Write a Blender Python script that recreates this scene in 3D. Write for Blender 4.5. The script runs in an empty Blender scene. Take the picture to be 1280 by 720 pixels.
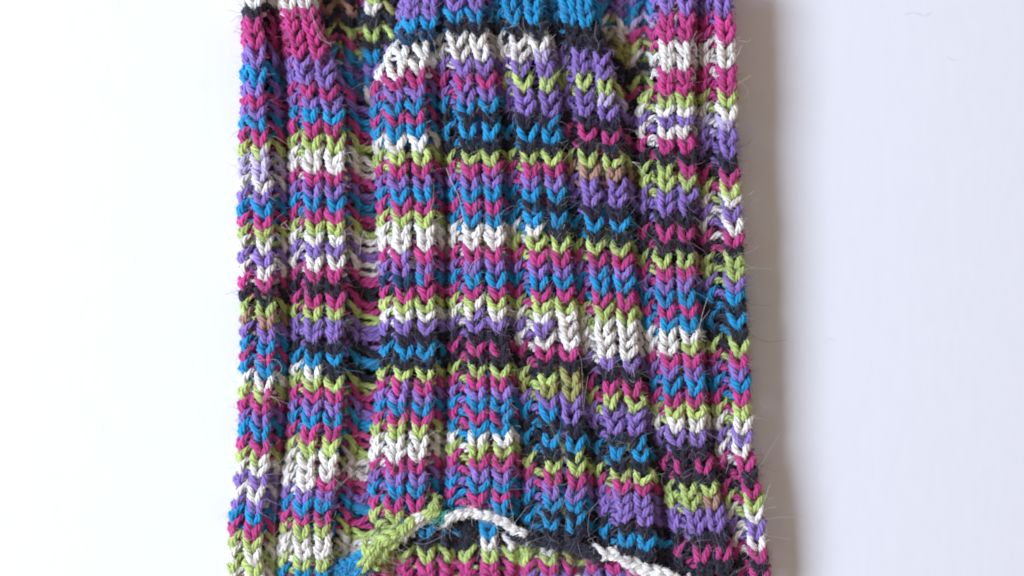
import bpy, math, random
import numpy as np

rng = np.random.default_rng(7)
random.seed(7)
S = 0.00015            # one unit of the working grid (0.15 mm) in metres
ZF = 58.0              # height of the rib tops above the table, in grid units

scene = bpy.context.scene
col = scene.collection

# ------------------------------------------------------------------ camera
cam_d = bpy.data.cameras.new('camera')
cam = bpy.data.objects.new('camera', cam_d)
col.objects.link(cam)
DIST = 0.45
cam.location = (0, 0, ZF * S + DIST)
cam.rotation_euler = (0, 0, 0)
cam_d.sensor_width = 36.0
cam_d.lens = 36.0 * DIST / (1280 * S)
cam_d.clip_start = 0.01
cam_d.clip_end = 20
cam_d.dof.use_dof = True
cam_d.dof.focus_distance = DIST + 4 * S
cam_d.dof.aperture_fstop = 2.8
scene.camera = cam

# ------------------------------------------------------------------ light
world = bpy.data.worlds.new('World')
scene.world = world
world.use_nodes = True
bg = world.node_tree.nodes['Background']
bg.inputs['Color'].default_value = (1.0, 0.82, 0.70, 1)
bg.inputs['Strength'].default_value = 0.36

ld = bpy.data.lights.new('window_light', 'AREA')
ld.shape = 'RECTANGLE'
ld.size = 0.70
ld.size_y = 0.42
ld.energy = 15.6
ld.color = (0.75, 0.86, 1.09)
lo = bpy.data.objects.new('window_light', ld)
col.objects.link(lo)
lo.location = (-0.75, 0.05, 0.66)
from mathutils import Vector
lo.rotation_euler = (Vector((0.02, 0, 0)) - lo.location).to_track_quat('-Z', 'Y').to_euler()

scene.view_settings.view_transform = 'Standard'
scene.view_settings.look = 'None'
scene.view_settings.gamma = 1.0
scene.view_settings.exposure = 0.0
scene.view_settings.use_curve_mapping = False
scene.cycles.filter_width = 1.9

# ------------------------------------------------------------------ materials
def yarn_material(name, rough=0.9, sheen=0.25, fuzz=False):
    m = bpy.data.materials.new(name)
    m.use_nodes = True
    nt = m.node_tree
    b = nt.nodes['Principled BSDF']
    at = nt.nodes.new('ShaderNodeAttribute'); at.attribute_name = 'yarn'
    b.inputs['Roughness'].default_value = rough
    b.inputs['Specular IOR Level'].default_value = 0.25
    b.inputs['Sheen Weight'].default_value = sheen
    b.inputs['Sheen Roughness'].default_value = 0.5
    if fuzz:
        nt.links.new(at.outputs['Color'], b.inputs['Base Color'])
        return m
    tc = nt.nodes.new('ShaderNodeAttribute'); tc.attribute_name = 'strand'
    n = nt.nodes.new('ShaderNodeTexNoise')
    n.inputs['Scale'].default_value = 1.7
    n.inputs['Detail'].default_value = 3
    nt.links.new(tc.outputs['Vector'], n.inputs['Vector'])
    mr = nt.nodes.new('ShaderNodeMapRange')
    mr.inputs[1].default_value = 0.3; mr.inputs[2].default_value = 0.7
    mr.inputs[3].default_value = 0.66; mr.inputs[4].default_value = 1.25
    nt.links.new(n.outputs['Fac'], mr.inputs[0])
    mx = nt.nodes.new('ShaderNodeMix'); mx.data_type = 'RGBA'; mx.blend_type = 'MULTIPLY'
    mx.inputs[0].default_value = 1.0
    nt.links.new(at.outputs['Color'], mx.inputs[6])
    nt.links.new(mr.outputs[0], mx.inputs[7])
    nt.links.new(mx.outputs[2], b.inputs['Base Color'])
    n2 = nt.nodes.new('ShaderNodeTexNoise')
    n2.inputs['Scale'].default_value = 2.6
    n2.inputs['Detail'].default_value = 2
    nt.links.new(tc.outputs['Vector'], n2.inputs['Vector'])
    bp = nt.nodes.new('ShaderNodeBump')
    bp.inputs['Strength'].default_value = 0.7
    bp.inputs['Distance'].default_value = 0.00012
    nt.links.new(n2.outputs['Fac'], bp.inputs['Height'])
    nt.links.new(bp.outputs['Normal'], b.inputs['Normal'])
    return m

MAT_YARN = yarn_material('dyed_wool_yarn')
MAT_FUZZ = yarn_material('loose_wool_fibre', 0.7, 0.1, True)

def table_material():
    m = bpy.data.materials.new('white_paper')
    m.use_nodes = True
    nt = m.node_tree
    b = nt.nodes['Principled BSDF']
    b.inputs['Roughness'].default_value = 0.75
    b.inputs['Specular IOR Level'].default_value = 0.2
    tc = nt.nodes.new('ShaderNodeTexCoord')
    mp = nt.nodes.new('ShaderNodeMapping')
    mp.inputs['Scale'].default_value = (1.0, 0.35, 1.0)
    n = nt.nodes.new('ShaderNodeTexNoise')
    n.inputs['Scale'].default_value = 420
    n.inputs['Detail'].default_value = 6
    n.inputs['Roughness'].default_value = 0.7
    nt.links.new(tc.outputs['Object'], mp.inputs['Vector'])
    nt.links.new(mp.outputs['Vector'], n.inputs['Vector'])
    cr = nt.nodes.new('ShaderNodeValToRGB')
    cr.color_ramp.elements[0].position = 0.3
    cr.color_ramp.elements[0].color = (0.815, 0.815, 0.83, 1)
    cr.color_ramp.elements[1].position = 0.7
    cr.color_ramp.elements[1].color = (0.84, 0.84, 0.85, 1)
    nt.links.new(n.outputs['Fac'], cr.inputs['Fac'])
    nt.links.new(cr.outputs['Color'], b.inputs['Base Color'])
    bp = nt.nodes.new('ShaderNodeBump')
    bp.inputs['Strength'].default_value = 0.12
    bp.inputs['Distance'].default_value = 0.0003
    nt.links.new(n.outputs['Fac'], bp.inputs['Height'])
    nt.links.new(bp.outputs['Normal'], b.inputs['Normal'])
    return m

def plain(name, c, rough=0.8):
    m = bpy.data.materials.new(name); m.use_nodes = True
    b = m.node_tree.nodes['Principled BSDF']
    b.inputs['Base Color'].default_value = (*c, 1); b.inputs['Roughness'].default_value = rough
    return m

# ------------------------------------------------------------------ setting
me = bpy.data.meshes.new('table_surface')
gx = np.linspace(-0.6, 0.6, 13)
vs = [(x, y, 0) for y in gx for x in gx]
fs = [(j*13+i, j*13+i+1, (j+1)*13+i+1, (j+1)*13+i) for j in range(12) for i in range(12)]
me.from_pydata(vs, [], fs); me.update()
tab = bpy.data.objects.new('table_surface', me); col.objects.link(tab)
me.materials.append(table_material())
tab['kind'] = 'structure'
tab['label'] = 'plain white paper covered table top'

# ------------------------------------------------------------------ yarn colours (linear albedo)
def srgb(r, g, b):
    f = lambda c: (c/255/12.92) if c <= 10 else ((c/255+0.055)/1.055)**2.4
    return np.array([f(r), f(g), f(b)])
COL = {
    'W': srgb(248, 242, 232), 'G': srgb(194, 214, 124), 'P': srgb(204, 68, 140),
    'U': srgb(150, 120, 196), 'B': srgb(28, 154, 206), 'K': srgb(38, 36, 50),
    'O': srgb(180, 140, 122), 'T': srgb(46, 152, 134), 'L': srgb(200, 186, 222),
    'N': srgb(28, 66, 98), 'Y': srgb(172, 170, 100),
}

# ------------------------------------------------------------------ yarn geometry
def catmull(ctrl, n):
    """ctrl: M x C x D -> M x n x D"""
    M, C, D = ctrl.shape
    p = np.concatenate([2*ctrl[:, :1]-ctrl[:, 1:2], ctrl, 2*ctrl[:, -1:]-ctrl[:, -2:-1]], 1)
    t = np.linspace(0, C-1-1e-6, n)
    i = t.astype(int); f = (t-i)[None, :, None]
    p0, p1, p2, p3 = p[:, i], p[:, i+1], p[:, i+2], p[:, i+3]
    return 0.5*((2*p1)+(-p0+p2)*f+(2*p0-5*p1+4*p2-p3)*f*f+(-p0+3*p1-3*p2+p3)*f**3)

def sweep(path, rad, color, plies=4, sides=5, pitch=30.0):
    """path M x N x 3, rad M x N, color M x N x 3 -> verts (M, V, 3), faces (F,4), cols (M, V, 3)."""
    M, N, _ = path.shape
    tan = np.gradient(path, axis=1)
    tan /= np.linalg.norm(tan, axis=2, keepdims=True)+1e-9
    nrm = np.zeros_like(path)
    ref = np.tile(np.array([0.31, 0.17, 0.93]), (M, 1))
    v = ref-(ref*tan[:, 0]).sum(1, keepdims=True)*tan[:, 0]
    nrm[:, 0] = v/(np.linalg.norm(v, axis=1, keepdims=True)+1e-9)
    for k in range(1, N):
        v = nrm[:, k-1]-(nrm[:, k-1]*tan[:, k]).sum(1, keepdims=True)*tan[:, k]
        nrm[:, k] = v/(np.linalg.norm(v, axis=1, keepdims=True)+1e-9)
    bi = np.cross(tan, nrm)
    seg = np.linalg.norm(np.diff(path, axis=1), axis=2)
    s = np.concatenate([np.zeros((M, 1)), np.cumsum(seg, 1)], 1)
    ph0 = rng.uniform(0, 6.28, (M, 1))
    out, cols = [], []
    ang = np.linspace(0, 2*math.pi, sides, endpoint=False)
    for k in range(plies):
        if plies > 1:
            a = ph0+s/pitch*2*math.pi+2*math.pi*k/plies
            c = path+(rad*0.56)[..., None]*(np.cos(a)[..., None]*nrm+np.sin(a)[..., None]*bi)
            pr = rad*0.50*(1+rng.normal(0, 0.05, (M, 1)))
        else:
            c = path; pr = rad
        ring = c[:, :, None, :]+pr[:, :, None, None]*(np.cos(ang)[None, None, :, None]*nrm[:, :, None, :]+np.sin(ang)[None, None, :, None]*bi[:, :, None, :])
        out.append(ring.reshape(M, N*sides, 3))
        br = 1+rng.normal(0, 0.07, (M, 1, 1))+rng.normal(0, 0.035, (M, N, 1))
        cc = color*br
        st = np.empty((M, N, sides, 3))
        st[..., 0] = np.cos(ang)[None, None]*1.0+rng.uniform(0, 50, (M, 1, 1))
        st[..., 1] = np.sin(ang)[None, None]*1.0+rng.uniform(0, 50, (M, 1, 1))
        st[..., 2] = (s*0.06)[..., None]
        cols.append(np.concatenate([np.clip(np.repeat(cc[:, :, None, :], sides, 2), 0.002, 0.95), st], 3).reshape(M, N*sides, 6))
    V = np.concatenate(out, 1); Cc = np.concatenate(cols, 1)
    F = []
    for k in range(plies):
        o = k*N*sides
        for i in range(N-1):
            for j in range(sides):
                j2 = (j+1) % sides
                F.append((o+i*sides+j, o+i*sides+j2, o+(i+1)*sides+j2, o+(i+1)*sides+j))
    return V, np.array(F, dtype=np.int32), Cc

def to_world(V):
    W = np.empty_like(V)
    W[..., 0] = (V[..., 0]-640)*S
    W[..., 1] = (360-V[..., 1])*S
    W[..., 2] = V[..., 2]*(1.10-0.30*np.clip(V[..., 1], -20, 740)/720)*S   # the lower end lies flatter
    return W

def make_mesh(name, chunks, mat):
    """chunks: list of (verts n x 3 grid units, faces f x 4, cols n x 3)"""
    off = 0; vs, fs, cs = [], [], []
    for v, f, c in chunks:
        vs.append(v); fs.append(f+off); cs.append(c); off += len(v)
    v = to_world(np.concatenate(vs)); f = np.concatenate(fs); c = np.concatenate(cs)
    # the working grid has y pointing down: flip winding
    f = f[:, ::-1]
    me = bpy.data.meshes.new(name)
    me.vertices.add(len(v)); me.vertices.foreach_set('co', v.astype(np.float32).ravel())
    me.loops.add(f.size); me.loops.foreach_set('vertex_index', f.astype(np.int32).ravel())
    me.polygons.add(len(f))
    me.polygons.foreach_set('loop_start', (np.arange(len(f))*f.shape[1]).astype(np.int32))
    me.polygons.foreach_set('use_smooth', np.ones(len(f), dtype=bool))
    me.update(calc_edges=True)
    a = me.attributes.new('yarn', 'FLOAT_COLOR', 'POINT')
    ca = np.ones((len(c), 4), dtype=np.float32); ca[:, :3] = c[:, :3]
    a.data.foreach_set('color', ca.ravel())
    b = me.attributes.new('strand', 'FLOAT_VECTOR', 'POINT')
    b.data.foreach_set('vector', np.ascontiguousarray(c[:, 3:6]).astype(np.float32).ravel())
    me.materials.append(mat)
    return me

def child(name, me, parent, label=None, kind=None):
    o = bpy.data.objects.new(name, me); col.objects.link(o)
    o.parent = parent
    if label: o['label'] = label
    if kind: o['kind'] = kind
    return o

# local loop of one knit stitch: u across (half width 1), v down the picture (row pitch 1), w up (depth 1)
HALF = [(1.02, 0.80, -1.5), (0.45, 0.95, -1.35), (0.13, 0.72, -0.45), (0.24, 0.36, 0.62), (0.45, -0.02, 1.0),
        (0.63, -0.40, 0.60), (0.70, -0.72, -0.35), (0.56, -0.98, -1.15)]
LOOP = np.array([(-u, v, w) for u, v, w in HALF]+[(0, -1.06, -1.4)]+HALF[::-1])
RLOOP = np.array([.60, .62, .70, .95, 1.10, 1.0, .76, .64]+[.62]+[.64, .76, 1.0, 1.10, .95, .70, .62, .60])
BUMP = np.array([(-1.25, 0.35, -1.2), (-0.85, 0.0, -0.1), (-0.35, -0.14, 0.55), (0.2, -0.12, 0.6), (0.75, 0.08, 0.1), (1.25, 0.45, -1.2)])
RBUMP = np.array([.6, .9, 1.08, 1.08, .92, .6])

class Batch:
    """collects stitches that share a template, then sweeps them all at once"""
    def __init__(self, tmpl, rt, n, plies=3, sides=6, jit=0.07):
        self.t, self.rt, self.n, self.plies, self.sides, self.jit = tmpl, rt, n, plies, sides, jit
        self.items = []
    def add(self, x, y, z, h, W, key, dest, r=4.7, d=5.5, phi=0.0, theta=0.0, mix=None):
        self.items.append((x, y, z, h, W, key, dest, r, d, phi, theta, mix))
    def build(self):
        it = self.items; M = len(it)
        if not M: return []
        g = lambda k: np.array([i[k] for i in it], dtype=float)[:, None]
        x, y, z, h, W = g(0), g(1), g(2), g(3), g(4)
        r, d, phi, th = g(7), g(8), g(9), g(10)
        t = self.t[None]+rng.normal(0, self.jit, (M, len(self.t), 3))*np.array([1.0, 0.8, 0.8])
        u = t[..., 0]*W; v = t[..., 1]*h; w = t[..., 2]*d
        u = u*rng.uniform(0.84, 1.06, (M, 1)); v = v*rng.uniform(0.92, 1.08, (M, 1))
        sk = rng.normal(0, 0.07, (M, 1)); u = u+sk*v
        ur = u*np.cos(th)+w*np.sin(th); wr = -u*np.sin(th)+w*np.cos(th)
        px = x+ur*np.cos(phi)-v*np.sin(phi); py = y+ur*np.sin(phi)+v*np.cos(phi); pz = z+wr
        path = catmull(np.stack([px, py, pz], 2), self.n)
        rad = catmull((self.rt[None, :, None]*np.ones((M, 1, 1))), self.n)[..., 0]*r*rng.uniform(0.88, 1.10, (M, 1))
        if len(self.rt) > 8:
            half = np.linspace(-1, 1, self.n)[None]
            rad = rad*(1+half*rng.normal(0, 0.07, (M, 1)))
        base = np.array([COL[i[5]] for i in it])[:, None, :]*np.ones((1, self.n, 1))
        # dye runs: the yarn drifts a little in value along its length, and sometimes into the next colour
        tt = np.linspace(0, 1, self.n)[None, :, None]
        for m, i in enumerate(it):
            if i[11] is not None:
                k2, cut = i[11]
                f = np.clip((tt[0]-cut)/0.11+0.5, 0, 1)
                base[m] = base[m]*(1-f)+COL[k2][None]*f
        base = base*(1+rng.normal(0, 0.05, (M, 1, 1)))
        V, F, C = sweep(path, rad, base, self.plies, self.sides)
        self.paths = path; self.rads = rad
        return [(it[m][6], (V[m], F, C[m])) for m in range(M)]

def interp(pts, y):
    ys = [p[0] for p in pts]; xs = [p[1] for p in pts]
    return float(np.interp(y, ys, xs))

# ------------------------------------------------------------------ the garment: rows of colour read rib by rib
def rows(txt):
    out = []
    for w in txt.split():
        n = ''.join(c for c in w if c.isdigit() or c == '-'); k = w.replace(n, '')
        out.append((float(n), k))
    return out

RIBS = [
 dict(rows=rows("-14W 2W 16K 33P 51P 73U 97B 115U 129P 142U 156B 171P 190G 204L 218L 233W 248U 264B 279P 294G 308W 325U 340W 356P 372K 387G 403O 419U 433B 449P 463B 479W 494G 510P 525U 541B 559P 574G 589W 604U 621W 636U 650B 665P 682G 699W 714G 730W"),
      A=[(0, 305), (97, 306), (265, 302), (430, 306), (590, 301), (665, 291), (720, 290)],
      V=[[(0, 318), (97, 321), (265, 329), (430, 333), (590, 322), (665, 315), (720, 316)]],
      E=[(0, 338), (97, 342), (265, 352), (430, 353), (590, 342), (665, 337), (720, 338)]),
 dict(rows=rows("-10W 5W 20P 35P 50P 66P 85U 101U 117P 131U 146B 161P 180G 197W 211W 224P 239U 255B 270P 286G 300W 314U 329W 345P 360K 377P 392G 407U 421U 436K 451B 466WK 480G 495P 511U 527B 543P 561G 577W 594W 607WP 621U 635B 650P 665G 680W 693W 707G 721B 734P"),
      A=[(0, 350), (20, 352), (80, 362), (140, 366), (265, 367), (450, 368), (520, 366), (640, 354), (720, 352)],
      V=[[(0, 360), (20, 362), (80, 378), (140, 389), (265, 393), (450, 392), (520, 389), (640, 377), (700, 377), (720, 378)],
         [(0, 382), (20, 384), (80, 402), (140, 417), (265, 420), (450, 417), (520, 417), (640, 403), (700, 402), (720, 402)]],
      E=[(0, 389), (20, 392), (80, 410), (100, 423), (120, 437), (140, 442), (265, 444), (450, 442), (520, 442), (640, 431), (720, 428)], slope=[(0, 0), (60, .12), (120, .15), (170, 0.03), (720, 0)]),
 dict(rows=rows("-10U 4U 18U 33B 48N 67W 86W 103P 119U 135B 150P 165B 181W 199G 213P 228U 244B 260P 276G 291W 306W 322P 337U 351NB 367P 382G 396W 411U 426K 441B 456K 470G 484P 497U 511B 525P 539G 555W 570W 584P 599U 614B 630P 645G"),
      A=[(0, 505), (45, 500), (70, 486), (95, 470), (135, 469), (245, 477), (440, 482), (540, 470), (610, 466), (640, 467)],
      V=[[(0, 515), (45, 512), (80, 497), (135, 492), (245, 501), (440, 506), (540, 495), (610, 494), (640, 492)],
         [(0, 537), (45, 535), (80, 524), (135, 519), (245, 530), (440, 533), (540, 524), (610, 521), (640, 518)]],
      E=[(0, 548), (80, 543), (135, 540), (245, 549), (440, 551), (540, 546), (610, 543), (640, 540)], slope=[(0, -.05), (55, -.25), (105, -.28), (150, -.12), (220, -.03), (600, -0.05), (640, -.1)]),
 dict(rows=rows("-12U 5U 21B 36K 51W 67W 85U 104P 119U 133B 149K 167B 183K 199G 213P 228U 244B 260P 275B 289W 303W 320P 335U 350B 366P 380G 394W 408U 422K 437P 451K 465G 479P 493U 507B 521P 536B 551W 565G 580P 595U 609B 622P 634B 646B"),
      A=[(0, 548), (30, 549), (130, 556), (245, 567), (440, 567), (590, 565), (640, 562)],
      V=[[(0, 566), (30, 568), (130, 583), (245, 589), (440, 595), (590, 598), (640, 597)],
         [(0, 593), (30, 595), (130, 611), (245, 616), (440, 624), (590, 629), (640, 626)]],
      E=[(0, 612), (30, 613), (130, 629), (245, 634), (440, 641), (590, 647), (640, 644)]),
 dict(rows=rows("-10B 6B 22B 38K 54W 71WL 87U 105G 121U 137U 152K 169B 184K 199G 213P 228U 244B 259K 275B 290WK 307G 324P 339U 353B 369P 384G 398W 413UW 427W 444P 459K 474GY 489Y 504U 520BU 537K 554B 570K 586G 601P 617U 633B 646K 658B 670K 682K"),
      A=[(0, 622), (50, 626), (105, 634), (244, 641), (445, 652), (590, 662), (680, 660)],
      V=[[(0, 638), (50, 646), (105, 654), (244, 664), (445, 682), (590, 691), (680, 688)],
         [(0, 664), (50, 673), (105, 684), (244, 694), (445, 711), (590, 720), (680, 718)]],
      E=[(0, 680), (50, 690), (105, 702), (244, 710), (445, 727), (590, 738), (680, 737)], slope=[(0, 0), (60, .05), (140, .06), (220, 0.02), (400, 0.03), (600, 0.10), (680, .14)]),
 dict(rows=rows("-9B 8B 25B 41K 57K 74U 90U 108G 124UL 140U 155K 170P 186K 201G 216O 234U 251U 267K 282B 297K 312G 327P 342U 358B 376P 394G 410W 425W 441W 456U 470K 487P 505G 520U 536U 553K 569B 583K 598G 611P 625U 638U 651U 664K 678B 692K 704K"),
      A=[(0, 690), (50, 700), (110, 708), (250, 717), (440, 733), (600, 752), (680, 758)],
      V=[[(0, 708), (25, 711), (70, 722), (110, 729), (250, 739), (440, 757), (600, 776), (680, 783)],
         [(0, 730), (25, 733), (70, 748), (110, 754), (140, 758), (250, 771), (440, 785), (600, 803), (680, 807)]],
      E=[(0, 744), (45, 750), (75, 762), (100, 770), (125, 780), (145, 783), (250, 790), (440, 802), (600, 820), (680, 826)], slope=[(0, 0), (60, .22), (140, .26), (190, .12), (260, .04), (400, 0.05), (600, 0.16), (680, .22)]),
 dict(rows=rows("-8U 10U 29P 45P 62W 80W 98P 113P 127G 140W 153U 166W 182P 199K 214GP 230G 246U 262U 277K 294P 310K 326G 342P 357U 375B 390P 406B 421W 436WG 451P 466U 483B 501P 516G 531W 549U 566K 584P 599K 614G 629GO 645U 659U 676K 694P 708K 722K 736P"),
      A=[(0, 816), (100, 816), (128, 806), (150, 804), (240, 807), (330, 805), (480, 820), (550, 826), (610, 838), (690, 851), (720, 856)],
      V=[[(0, 834), (62, 833), (150, 832), (240, 832), (330, 829), (480, 839), (550, 846), (585, 852), (610, 859), (690, 877), (720, 882)],
         [(0, 857), (62, 855), (150, 855), (240, 859), (330, 856), (480, 867), (550, 872), (585, 879), (610, 886), (690, 904), (720, 910)]],
      E=[(0, 871), (62, 869), (150, 869), (240, 873), (330, 872), (480, 881), (550, 888), (610, 900), (690, 919), (720, 926)]),
 dict(rows=rows("-8U 10U 29P 45P 61W 77W 94P 110P 125G 142W 156L 173U 190U 205K 222P 240G 254W 268U 285W 302P 315K 328G 342G 357U 373B 388K 403B 420K 436G 452P 467U 483B 500P 516G 532W 549U 565W 582P 598K 614P 630G 647W 663U 680W 696P 711K 726P"),
      A=[(0, 886), (100, 881), (240, 882), (300, 882), (450, 895), (580, 905), (615, 909), (720, 928)],
      V=[[(0, 904), (62, 906), (240, 912), (300, 916), (450, 924), (565, 929), (615, 940), (650, 944), (690, 949), (720, 951)]],
      E=[(0, 916), (62, 918), (240, 925), (300, 929), (450, 936), (565, 941), (615, 950), (690, 957), (720, 960)]),
]

garment = bpy.data.objects.new('knitted_garment', None)
col.objects.link(garment)
garment.empty_display_size = 0.02
garment['label'] = 'ribbed wool knit garment in pink, purple, blue, lime, white and black stripes on table'
garment['category'] = 'knitwear'

FULL = Batch(LOOP, RLOOP, 25, 4, 5, 0.095)
SIDE = Batch(LOOP, RLOOP, 22, 3, 5, 0.095)
BUMPS = Batch(BUMP, RBUMP, 10, 3, 5, 0.10)

def bottom_edge(x):
    """lower edge of the front layer between the two bound-off ends (grid y)"""
    return float(np.interp(x, [0, 440, 452, 470, 500, 530, 548, 565, 600, 625, 655, 700, 752, 790, 835, 850, 2000],
                              [900, 900, 700, 676, 655, 640, 634, 641, 637, 643, 664, 676, 692, 702, 722, 900, 900]))

info = []                     # per-rib row data kept for furrows and sides
cand = []                     # candidates for single stitches: (score, rib, wale, row)
for ri, rb in enumerate(RIBS):
    R = rb['rows']; ys = [r[0] for r in R]
    data = []
    for i, (y, k) in enumerate(R):
        h = (ys[min(i+1, len(R)-1)]-ys[max(i-1, 0)])/(min(i+1, len(R)-1)-max(i-1, 0))
        data.append((y, h, k))
    info.append(data)
    nV = len(rb['V'])
    for i, (y, h, k) in enumerate(data):
        nk = data[min(i+1, len(data)-1)][2]
        k1, k2 = k[0], k[-1]
        sl = interp(rb['slope'], y) if 'slope' in rb else 0.0
        xc = np.mean([interp(v, y) for v in rb['V']])
        def yy(x): return y+sl*(x-xc)
        edge_fold = 3.0 if ri in (0, 7) else 0
        # left flank: a stitch turned down into the furrow, only its right leg faces up
        xA = interp(rb['A'], y)
        front_ok = lambda x, yv: yv+0.35*h < bottom_edge(x)
        if front_ok(xA, yy(xA)):
            tl = -1.12 if ri else -1.15
            if not (ri == 6 and y < 118):
                SIDE.add(xA+(interp([(0, 5), (200, 2), (720, 1)], y) if ri == 0 else 2.0)+rng.normal(0, .6), yy(xA)-2, ZF-(21 if ri else 14), h, 11.5, k1, ('rib', ri), r=4.2, theta=tl)
        xV0 = interp(rb['V'][0], y)
        # sunken purl bump between flank and first column
        xb = (xA+3+xV0-7)/2+1
        if front_ok(xb, yy(xb)) and ri != 0 and xV0-xA > 16:
            BUMPS.add(xb+rng.normal(0, .8), yy(xb)+h*0.62, ZF-18, h, max(5.5, (xV0-xA-9)*0.48), k1, ('rib', ri), r=4.1, d=4.5, phi=rng.normal(0, .18))
        for wi, vp in enumerate(rb['V']):
            x = interp(vp, y); kk = k1 if wi == 0 else k2
            if not front_ok(x, yy(x)): continue
            Wd = 13.6
            if nV > 1: Wd = (interp(rb['V'][1], y)-interp(rb['V'][0], y))*0.5
            z = ZF-1.0
            mix = None
            if rng.random() < 0.05: mix = (nk[0], rng.uniform(.35, .8))
            cand.append((h*Wd*(1.0 if 20 < y < 700 else .3)*(0.92 if kk == 'K' else 1), ri, wi, i, x, yy(x), z, h, Wd, kk, mix, math.atan(sl)))
        xE = interp(rb['E'], y)
        if front_ok(xE, yy(xE)):
            SIDE.add(xE+(-3.0 if ri < 7 else interp([(0, -10), (300, -8), (720, -7)], y))+rng.normal(0, .6), yy(xE)-1, ZF-(29 if ri < 7 else 14), h, 11.5, k2, ('rib', ri), r=4.2, theta=1.38)

cand.sort(key=lambda c: -c[0])
for n, c in enumerate(cand):
    _, ri, wi, i, x, y, z, h, Wd, kk, mix, tl = c
    dest = ('stitch', ri, wi, i) if n < 296 else ('rest',)
    FULL.add(x+rng.normal(0, .7), y+rng.normal(0, .9), z+rng.normal(0, .9), h, Wd, kk, dest,
             r=4.4 if kk != 'K' else 4.1, d=5.8, phi=tl+rng.normal(0, .06), theta=rng.normal(0, .08), mix=mix)

# ------------------------------------------------------------------ furrows: sunken cross strands between ribs
STR = Batch(np.array([(-1.0, 0.1, -0.3), (-0.6, -0.12, 0.25), (-0.1, 0.10, 0.5), (0.4, 0.16, 0.45), (0.75, -0.1, 0.2), (1.0, 0.1, -0.3)]),
            np.array([.8, 1, 1.05, 1.0, .95, .8]), 11, 3, 5, 0.12)
for ri in range(7):
    for (y, h, k) in info[ri]:
        x0 = interp(RIBS[ri]['E'], y)+4; x1 = interp(RIBS[ri+1]['A'], y)-4
        if ri == 1 and y < 118: continue
        if ri == 5 and y < 138: continue
        xm = (x0+x1)/2
        if y+0.6*h > bottom_edge(xm): continue
        wide = (x1-x0) > 14
        wid = max(10.0, (x1-x0)/2+9)
        deep = ZF-33 if wide else ZF-45
        for q in range(2):
            STR.add(xm+rng.normal(0, 2), y+3+q*h*0.5+rng.normal(0, 1.2), deep-4*q+rng.normal(0, 1.5), h*1.2, wid*rng.uniform(.85, 1.1), k[-1], ('furrow', ri),
                    r=4.5, d=7, phi=rng.normal(-0.05, .14))

# ------------------------------------------------------------------ turned edges at both sides
for sd, ri, key in ((0, 0, 'A'), (1, 7, 'E')):
    for (y, h, k) in info[ri]:
        x = interp(RIBS[ri][key], y)
        for q, (dx, dz) in enumerate(((-1.5, 32), (0.5, 19), (-3, 7))):
            s_ = -1 if sd == 0 else 1
            SIDE.add(x-s_*dx*-1+(9 if sd == 0 else -17), y+rng.normal(0, 1), dz, h, 8, k[-1], ('side', sd), r=4.3, theta=s_*1.5)

# ------------------------------------------------------------------ back layer: seen through the openings
BACKV = [
 # (wale x control, rows, tilt)
 (409, "-6K 10O 23K 40G 54P 67B 84U 98B 113U"), (434, "-6K 10O 23K 40G 54P 67B 84U 98B 113U"),
 (464, "-6G 8W 22K 40G 54K 68B 85U 101B 117W"), (486, "-6K 10Y 24K 40G 54K 68U 85B 101K"),
 (752, "-4U 12B 28W 43W 57Y 70Y 84K 98K 112K"), (777, "-4U 12U 28W 43W 57Y 70Y 84K 98K 112P"),
 (795, "-4U 12B 27L 42P 60G 74W 90K 106G 118P 130K"), (817, "-4U 12B 27L 42P 60G 74W 90K 106G 118P 130K"),
 (506, "650B 666K 682K 699G 713P 728P"), (532, "650B 666B 682K 699G 713P 728P"), (556, "650B 666N 682K 699G 713P 728P"),
 (584, "650K 667K 683K 699G 713P 728P"), (611, "650B 668B 684W 700G 714P 728P"), (638, "654K 668K 684W 700G 714P 728P"),
 (660, "674K 690G 704G 716P 730U"), (686, "672K 688W 703G 716P 730U"), (712, "672K 688G 703Y 716P 730U"),
 (744, "690K 700P 713P 727U"), (770, "700P 712P 726U"), (480, "690Y 702G 715O 728P"), (458, "715O 728P"),
 (796, "712W 726P"), (822, "726P"),
]
TILT = {409: -0.95, 434: 0.95, 464: 0.0, 486: 1.15, 752: -0.9, 777: 0.9, 795: -0.95, 817: 0.95,
        506: -0.9, 556: 0.95, 584: -0.95, 638: 0.95, 660: -0.95, 712: 0.95, 744: -0.6, 480: 0.9}
for bi, (x, txt) in enumerate(BACKV):
    R = rows(txt)
    for i, (y, k) in enumerate(R):
        h = 14.8
        low = y > 300
        zb = ((36 if TILT.get(x, 0) == 0 else 27) if low else (19 if TILT.get(x, 0) == 0 else 14))
        if 560 < x < 580 or 440 < x < 450: zb -= 8
        FULL.add(x+rng.normal(0, .6), y+rng.normal(0, .7), zb, h, 12.5, k[0], ('back', bi), r=4.5, d=5.5, phi=rng.normal(0, .06), theta=TILT.get(x, 0.0))
# sunken strands of the back layer
for (x, w, y0, y1, keys) in ((448, 12, 5, 118, 'KYKGBUBU'), (571, 14, 668, 726, 'BKGPYP'), (474, 10, 5, 80, 'YKGKUB'), (665, 14, 672, 726, 'KGPYGP'), (490, 14, 682, 726, 'KPYP'),
                             (728, 14, 690, 726, 'YGWP'), (786, 10, 5, 110, 'BBWYYYKK')):
    n = max(3, int((y1-y0)/12))
    for j in range(n):
        y = y0+(y1-y0)*j/(n-1)
        STR.add(x, y, 22 if y > 300 else 12, 14, w, keys[j*len(keys)//n], ('backstrand',), r=4.4, d=6, phi=rng.normal(0, .1))
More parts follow.
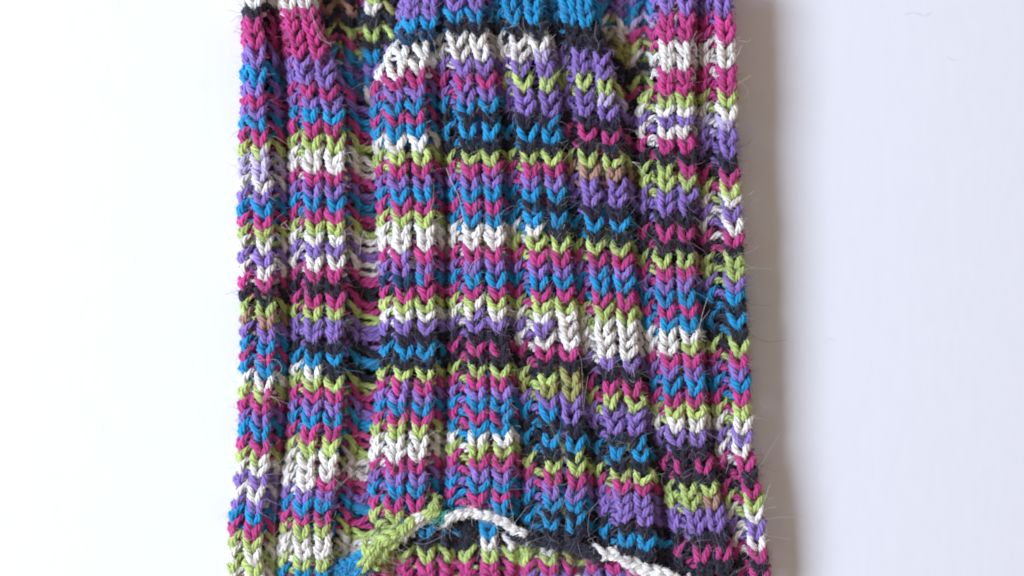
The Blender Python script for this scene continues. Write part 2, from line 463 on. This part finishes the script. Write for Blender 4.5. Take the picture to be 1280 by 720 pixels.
# the plain rest of the back layer, hidden under the front
CHEAP = Batch(LOOP, RLOOP, 18, 1, 5)
SEQ = 'GPUBPGWUKBKGPUUKBP'
for wi, x in enumerate(np.arange(312, 935, 26.5)):
    for i, y in enumerate(np.arange(-10, 740, 15.0)):
        sh = interp([(0, 0), (720, (x-620)*0.045)], y)
        xl = interp(RIBS[0]['A'], y)+14; xr = interp(RIBS[7]['E'], y)-26
        if not xl < x+sh < xr: continue
        CHEAP.add(x+sh, y, 7.5, 15, 13.2, SEQ[(i+wi//5) % len(SEQ)], ('backplain',), r=4.6, d=3.0)

# ------------------------------------------------------------------ bound-off edges
def chain(pts, keys, dest, r=4.3, step=9.0, W=6.5, z0=ZF-3, kink=0.0):
    p = np.array(pts, float)
    t = np.linspace(0, len(p)-1, 400)
    fine = catmull(p[None], 400)[0]
    s = np.concatenate([[0], np.cumsum(np.linalg.norm(np.diff(fine, axis=0), axis=1))])
    n = int(s[-1]/step)
    for j in range(n+1):
        q = s[-1]*j/max(1, n)
        x = np.interp(q, s, fine[:, 0]); y = np.interp(q, s, fine[:, 1])
        q2 = min(s[-1], q+3); q1 = max(0, q-3)
        dx = np.interp(q2, s, fine[:, 0])-np.interp(q1, s, fine[:, 0]); dy = np.interp(q2, s, fine[:, 1])-np.interp(q1, s, fine[:, 1])
        ang = math.atan2(dy, dx)
        zz = z0+(p[0, 2] if p.shape[1] > 2 else 0)
        FULL.add(x+rng.normal(0, .5), y+rng.normal(0, .5), zz+rng.normal(0, .8), step*1.08, W, keys[min(len(keys)-1, j*len(keys)//(n+1))], dest,
                 r=r*rng.uniform(.92, 1.08), d=4.6, phi=ang-math.pi/2+rng.normal(0, .20)+kink, theta=rng.normal(0.15, .35))
chain([(458, 704), (468, 688), (484, 674), (503, 662), (522, 650), (538, 640), (543, 632)], 'GGGGGGGGWGGG', ('edge', 0), r=4.3, step=12, W=6.8)
chain([(472, 700), (490, 680), (506, 668), (522, 657)], 'GGWW', ('edge', 0), r=4.2, step=13, W=5.5, z0=ZF-10)
chain([(546, 650), (556, 648), (562, 645)], 'TT', ('edge', 1), r=4.2, step=7, W=6, z0=ZF-9)
chain([(564, 649), (578, 643), (592, 643), (608, 645), (624, 651), (638, 660), (652, 670)], 'WWWWWWWWWW', ('edge', 1), r=3.9, step=11.5, W=5.0)
chain([(652, 672), (676, 677), (702, 681), (728, 689), (752, 697)], 'KKKKKKKKKK', ('edge', 2), r=4.6, step=9.5, W=7.5, z0=ZF-7)
chain([(757, 693), (770, 697), (784, 702), (800, 709), (816, 716), (834, 722), (850, 727)], 'WWWWWWWWWW', ('edge', 3), r=4.6, step=13, W=7.5)
for (x, y, ph, L_) in ((460, 690, .3, 19), (472, 684, .45, 17), (465, 700, .25, 15), (540, 641, .6, 13)):
    FULL.add(x, y, ZF-5+rng.normal(0, 2), L_*0.8, 9.5, 'G', ('edge', 0), r=4.5, d=5, phi=ph, theta=rng.normal(0, .3))
# blue tuft below the end of the lime edge
chain([(415, 716), (430, 710), (444, 704), (452, 698)], 'BBBB', ('edge', 4), r=4.6, step=8, W=8, z0=ZF-12)
chain([(422, 724), (438, 718), (452, 712)], 'BBBB', ('edge', 4), r=4.6, step=8, W=8, z0=ZF-12)

# ------------------------------------------------------------------ sweep everything and hand it to its object
store = {}
for b in (FULL, SIDE, BUMPS, STR, CHEAP):
    for dest, chunk in b.build():
        store.setdefault(dest, []).append(chunk)

RIBLAB = ['narrow rib at the left edge', 'broad rib beside the left opening', 'rib left of centre with a lime bound end', 'centre rib ending in a white bound edge',
          'rib right of centre ending in a black edge', 'rib beside the right opening ending in a white chain', 'rib right of the right opening', 'narrow rib at the shaded right edge']
rib_objs = []
for ri in range(8):
    rib_objs.append(child('rib', make_mesh('rib', store.pop(('rib', ri)), MAT_YARN), garment, RIBLAB[ri]))
for k in sorted([k for k in store if k[0] == 'stitch'], key=lambda k: (k[1], k[3], k[2])):
    child('stitch', make_mesh('stitch', store.pop(k), MAT_YARN), rib_objs[k[1]])
child('column_stitches', make_mesh('column_stitches', store.pop(('rest',)), MAT_YARN), garment, kind='stuff')
for ri in range(7):
    child('furrow', make_mesh('furrow', store.pop(('furrow', ri)), MAT_YARN), garment)
for sd in (0, 1):
    child('turned_edge', make_mesh('turned_edge', store.pop(('side', sd)), MAT_YARN), garment)
EDL = ['lime green bound-off edge', 'white bound-off edge at the centre', 'black bound-off edge', 'white chain bound-off edge', 'fuzzy bright blue edge end']
for e in range(5):
    child('bound_edge', make_mesh('bound_edge', store.pop(('edge', e)), MAT_YARN), garment, EDL[e])
bl = []
for k in [k for k in store if k[0] == 'back']:
    child('back_column', make_mesh('back_column', store.pop(k), MAT_YARN), garment)
child('back_layer', make_mesh('back_layer', store.pop(('backplain',))+store.pop(('backstrand',)), MAT_YARN), garment, 'inner face of the back layer', 'stuff')

# ------------------------------------------------------------------ fuzz
def hairs(roots, dirs, lens, cols, rad, nseg=5, curl=0.5, grav=0.0):
    M = len(roots)
    p = np.zeros((M, nseg+1, 3)); p[:, 0] = roots
    d = dirs/np.linalg.norm(dirs, axis=1, keepdims=True)
    bend = rng.normal(0, curl, (M, 3))
    for k in range(nseg):
        p[:, k+1] = p[:, k]+d*(lens/nseg)[:, None]
        d = d+bend*0.5+rng.normal(0, curl*0.35, (M, 3)); d[:, 2] -= grav
        d /= np.linalg.norm(d, axis=1, keepdims=True)
    p[..., 2] = np.maximum(p[..., 2], 0.6)
    r = np.full((M, nseg+1), rad)*np.linspace(1, 0.6, nseg+1)[None]
    c = np.repeat(cols[:, None], nseg+1, 1)
    V, F, C = sweep(p, r, c, 1, 3)
    return [(V[m], F, C[m]) for m in range(M)]

def root_sample(batch, n, zmin):
    P = batch.paths; M, N, _ = P.shape
    m = rng.integers(0, M, n*4); k = rng.integers(N//8, N-N//8, n*4)
    pts = P[m, k]; isk = np.array([i[5] == 'K' for i in batch.items])[m]
    ok = (isk | (rng.random(n*4) < 0.6))
    ok = ok & (pts[:, 2] > zmin) & (pts[:, 1] > -12) & (pts[:, 1] < 732)
    sel = np.where(ok)[0][:n]
    keys = [batch.items[i][5] for i in m[sel]]
    return pts[sel], np.array([COL[q] for q in keys])

chunks = []
for b, n, zmin in ((FULL, 15500, 14), (SIDE, 6000, 12), (STR, 2000, 10), (BUMPS, 800, 20)):
    pts, cc = root_sample(b, n, zmin)
    m = len(pts)
    dr = rng.normal(0, 1, (m, 3)); dr[:, 2] = np.abs(dr[:, 2])*0.7+0.25
    L = rng.gamma(2.0, 5.5, m)+3
    dark = (cc.mean(1, keepdims=True) < 0.05)
    tint = np.where(dark, cc*0.75+np.array([0.25, 0.22, 0.27])*0.25, cc*0.62+np.array([0.36, 0.33, 0.34])*0.38)
    L = L*np.where(dark[:, 0], 1.35, 1.0)
    chunks += hairs(pts, dr, L, np.where(rng.random((m, 1)) < .16, tint*0.5+0.26, tint), 0.26, 4, 0.75, 0.04)
for b, n, zmin in ((FULL, 25000, 16), (SIDE, 9500, 16), (STR, 3500, 14), (BUMPS, 2000, 20)):
    pts, cc = root_sample(b, n, zmin)
    m = len(pts)
    dr = rng.normal(0, 1, (m, 3)); dr[:, 2] = np.abs(dr[:, 2])*0.8
    off = dr/np.linalg.norm(dr, axis=1, keepdims=True)*3.4
    chunks += hairs(pts+off, dr+rng.normal(0, .7, (m, 3)), rng.uniform(2.5, 6.5, m), cc*0.85+0.06, 0.29, 2, 0.7, 0.0)
# halo along both edges
for sd, key, ri in ((-1, 'A', 0), (1, 'E', 7)):
    m = 900
    yy_ = rng.uniform(-8, 728, m)
    xx = np.array([interp(RIBS[ri][key], q) for q in yy_])+sd*3
    cc = np.array([COL[min(info[ri], key=lambda t: abs(t[0]-q))[2][0]] for q in yy_])*0.4+0.38
    dr = np.stack([sd*np.abs(rng.normal(0.9, .4, m)), rng.normal(0, .8, m), rng.normal(0.1, .5, m)], 1)
    chunks += hairs(np.stack([xx, yy_, rng.uniform(15, 46, m)], 1), dr, rng.gamma(1.7, 3.2, m)+2.5, cc, 0.16, 5, 1.2, 0.02)
# longer curly hairs that float over the stitches
pts, cc = root_sample(FULL, 420, ZF-6)
m = len(pts)
dr = rng.normal(0, 1, (m, 3)); dr[:, 2] = np.abs(dr[:, 2])*0.5+0.3
pale = (rng.random((m, 1)) < 0.55)
chunks += hairs(pts+np.array([0, 0, 3.0]), dr, rng.gamma(3.0, 9.0, m)+10, np.where(pale, cc*0.3+0.36, cc*0.5+0.04), 0.24, 9, 0.55, 0.03)
child('fuzz', make_mesh('fuzz', chunks, MAT_FUZZ), garment, kind='stuff')

# long stray fibres, each its own curl
def stray(pts, c, rad=0.26):
    p = np.array(pts, float)[None]
    path = catmull(p, 28)
    path[0, :, 2] += np.abs(np.sin(np.linspace(0, 9, 28)))*1.2
    V, F, C = sweep(path, np.full((1, 28), rad), np.tile(c, (1, 28, 1)), 1, 4)
    child('stray_fibre', make_mesh('stray_fibre', [(V[0], F, C[0])], MAT_FUZZ), garment)
PALE = np.array([.62, .58, .55]); DARK = np.array([.10, .09, .11]); MID = np.array([.35, .3, .34])
T = ZF+7
stray([(930, 250, 48), (940, 256, 44), (948, 272, 40), (946, 290, 36), (936, 305, 30), (932, 322, 24)], PALE)
stray([(318, 452, T), (322, 468, T+1), (326, 482, T+1), (331, 488, T)], PALE)
stray([(317, 451, T), (330, 450, T), (346, 450, T), (352, 462, T), (340, 474, T)], PALE)
stray([(558, 211, T), (565, 228, T+2), (573, 245, T+2), (577, 262, T+1), (580, 276, T)], PALE, .32)
stray([(600, 322, T), (590, 330, T), (587, 342, T), (594, 350, T)], PALE, .32)
stray([(884, 372, T), (878, 392, T), (874, 410, T), (871, 428, T)], PALE, .3)
stray([(390, 15, T), (396, 35, T), (400, 48, T), (412, 55, T), (420, 53, T-4)], PALE)
stray([(745, 28, T), (743, 45, T+1), (748, 60, T), (739, 78, T)], MID)
stray([(440, 555, T), (437, 575, T), (432, 590, T), (424, 604, T), (420, 608, T)], DARK, .3)
stray([(345, 570, T), (346, 605, T), (344, 640, T), (342, 675, T), (348, 715, T)], DARK, .3)
stray([(700, 640, T), (716, 600, T), (722, 572, T), (706, 552, T), (692, 545, T)], MID)
stray([(735, 470, T), (731, 495, T), (729, 512, T), (727, 455, T), (722, 440, T)], MID)
stray([(784, 472, T), (792, 478, T), (792, 465, T), (788, 455, T)], PALE)
stray([(870, 40, T), (866, 48, T), (862, 62, T), (868, 55, T), (870, 72, T)], PALE)
stray([(505, 688, 44), (492, 694, 44), (490, 704, 44), (500, 708, 44), (504, 694, 44)], MID, .3)
stray([(516, 680, 48), (530, 682, 48), (545, 676, 48), (556, 670, 48)], MID, .3)
stray([(800, 205, T), (790, 203, T), (795, 206, T), (806, 218, T)], PALE, .4)
stray([(450, 318, T), (452, 300, T), (456, 288, T)], PALE)
stray([(356, 278, T), (362, 287, T), (352, 282, T), (360, 276, T)], PALE)
stray([(535, 40, T), (543, 55, T), (545, 70, T)], MID)
stray([(706, 280, T), (702, 290, T), (696, 298, T)], PALE)
stray([(750, 625, T), (738, 640, T), (735, 660, T), (737, 672, T)], MID)

# lint on the table
MAT_LINT = plain('grey_lint', (0.66, 0.66, 0.7))
def lint(pts, label):
    path = catmull(np.array(pts, float)[None], 20)
    V, F, C = sweep(path, np.full((1, 20), 0.2), np.tile(np.array([.4, .4, .45]), (1, 20, 1)), 1, 4)
    o = bpy.data.objects.new('lint_fibre', make_mesh('lint_fibre', [(V[0], F, C[0])], MAT_LINT)); col.objects.link(o)
    o['label'] = label; o['category'] = 'lint'; o['group'] = 'lint fibres on the white table'
lint([(1140, 12, .5), (1148, 9, .5), (1158, 11, .5), (1166, 13, .5), (1174, 9, .5)], 'curly grey lint fibre on the table near the upper right corner')
lint([(1041, 427, .5), (1046, 425, .5), (1051, 427, .5)], 'short grey lint fibre on the table right of the garment, at mid height')
lint([(1195, 66, .5), (1200, 69, .5), (1206, 70, .5)], 'faint grey lint fibre on the table below the curly one, upper right')
lint([(266, 653, .5), (272, 650, .5), (278, 653, .5), (284, 652, .5)], 'grey lint fibre on the table touching the left edge of the garment')
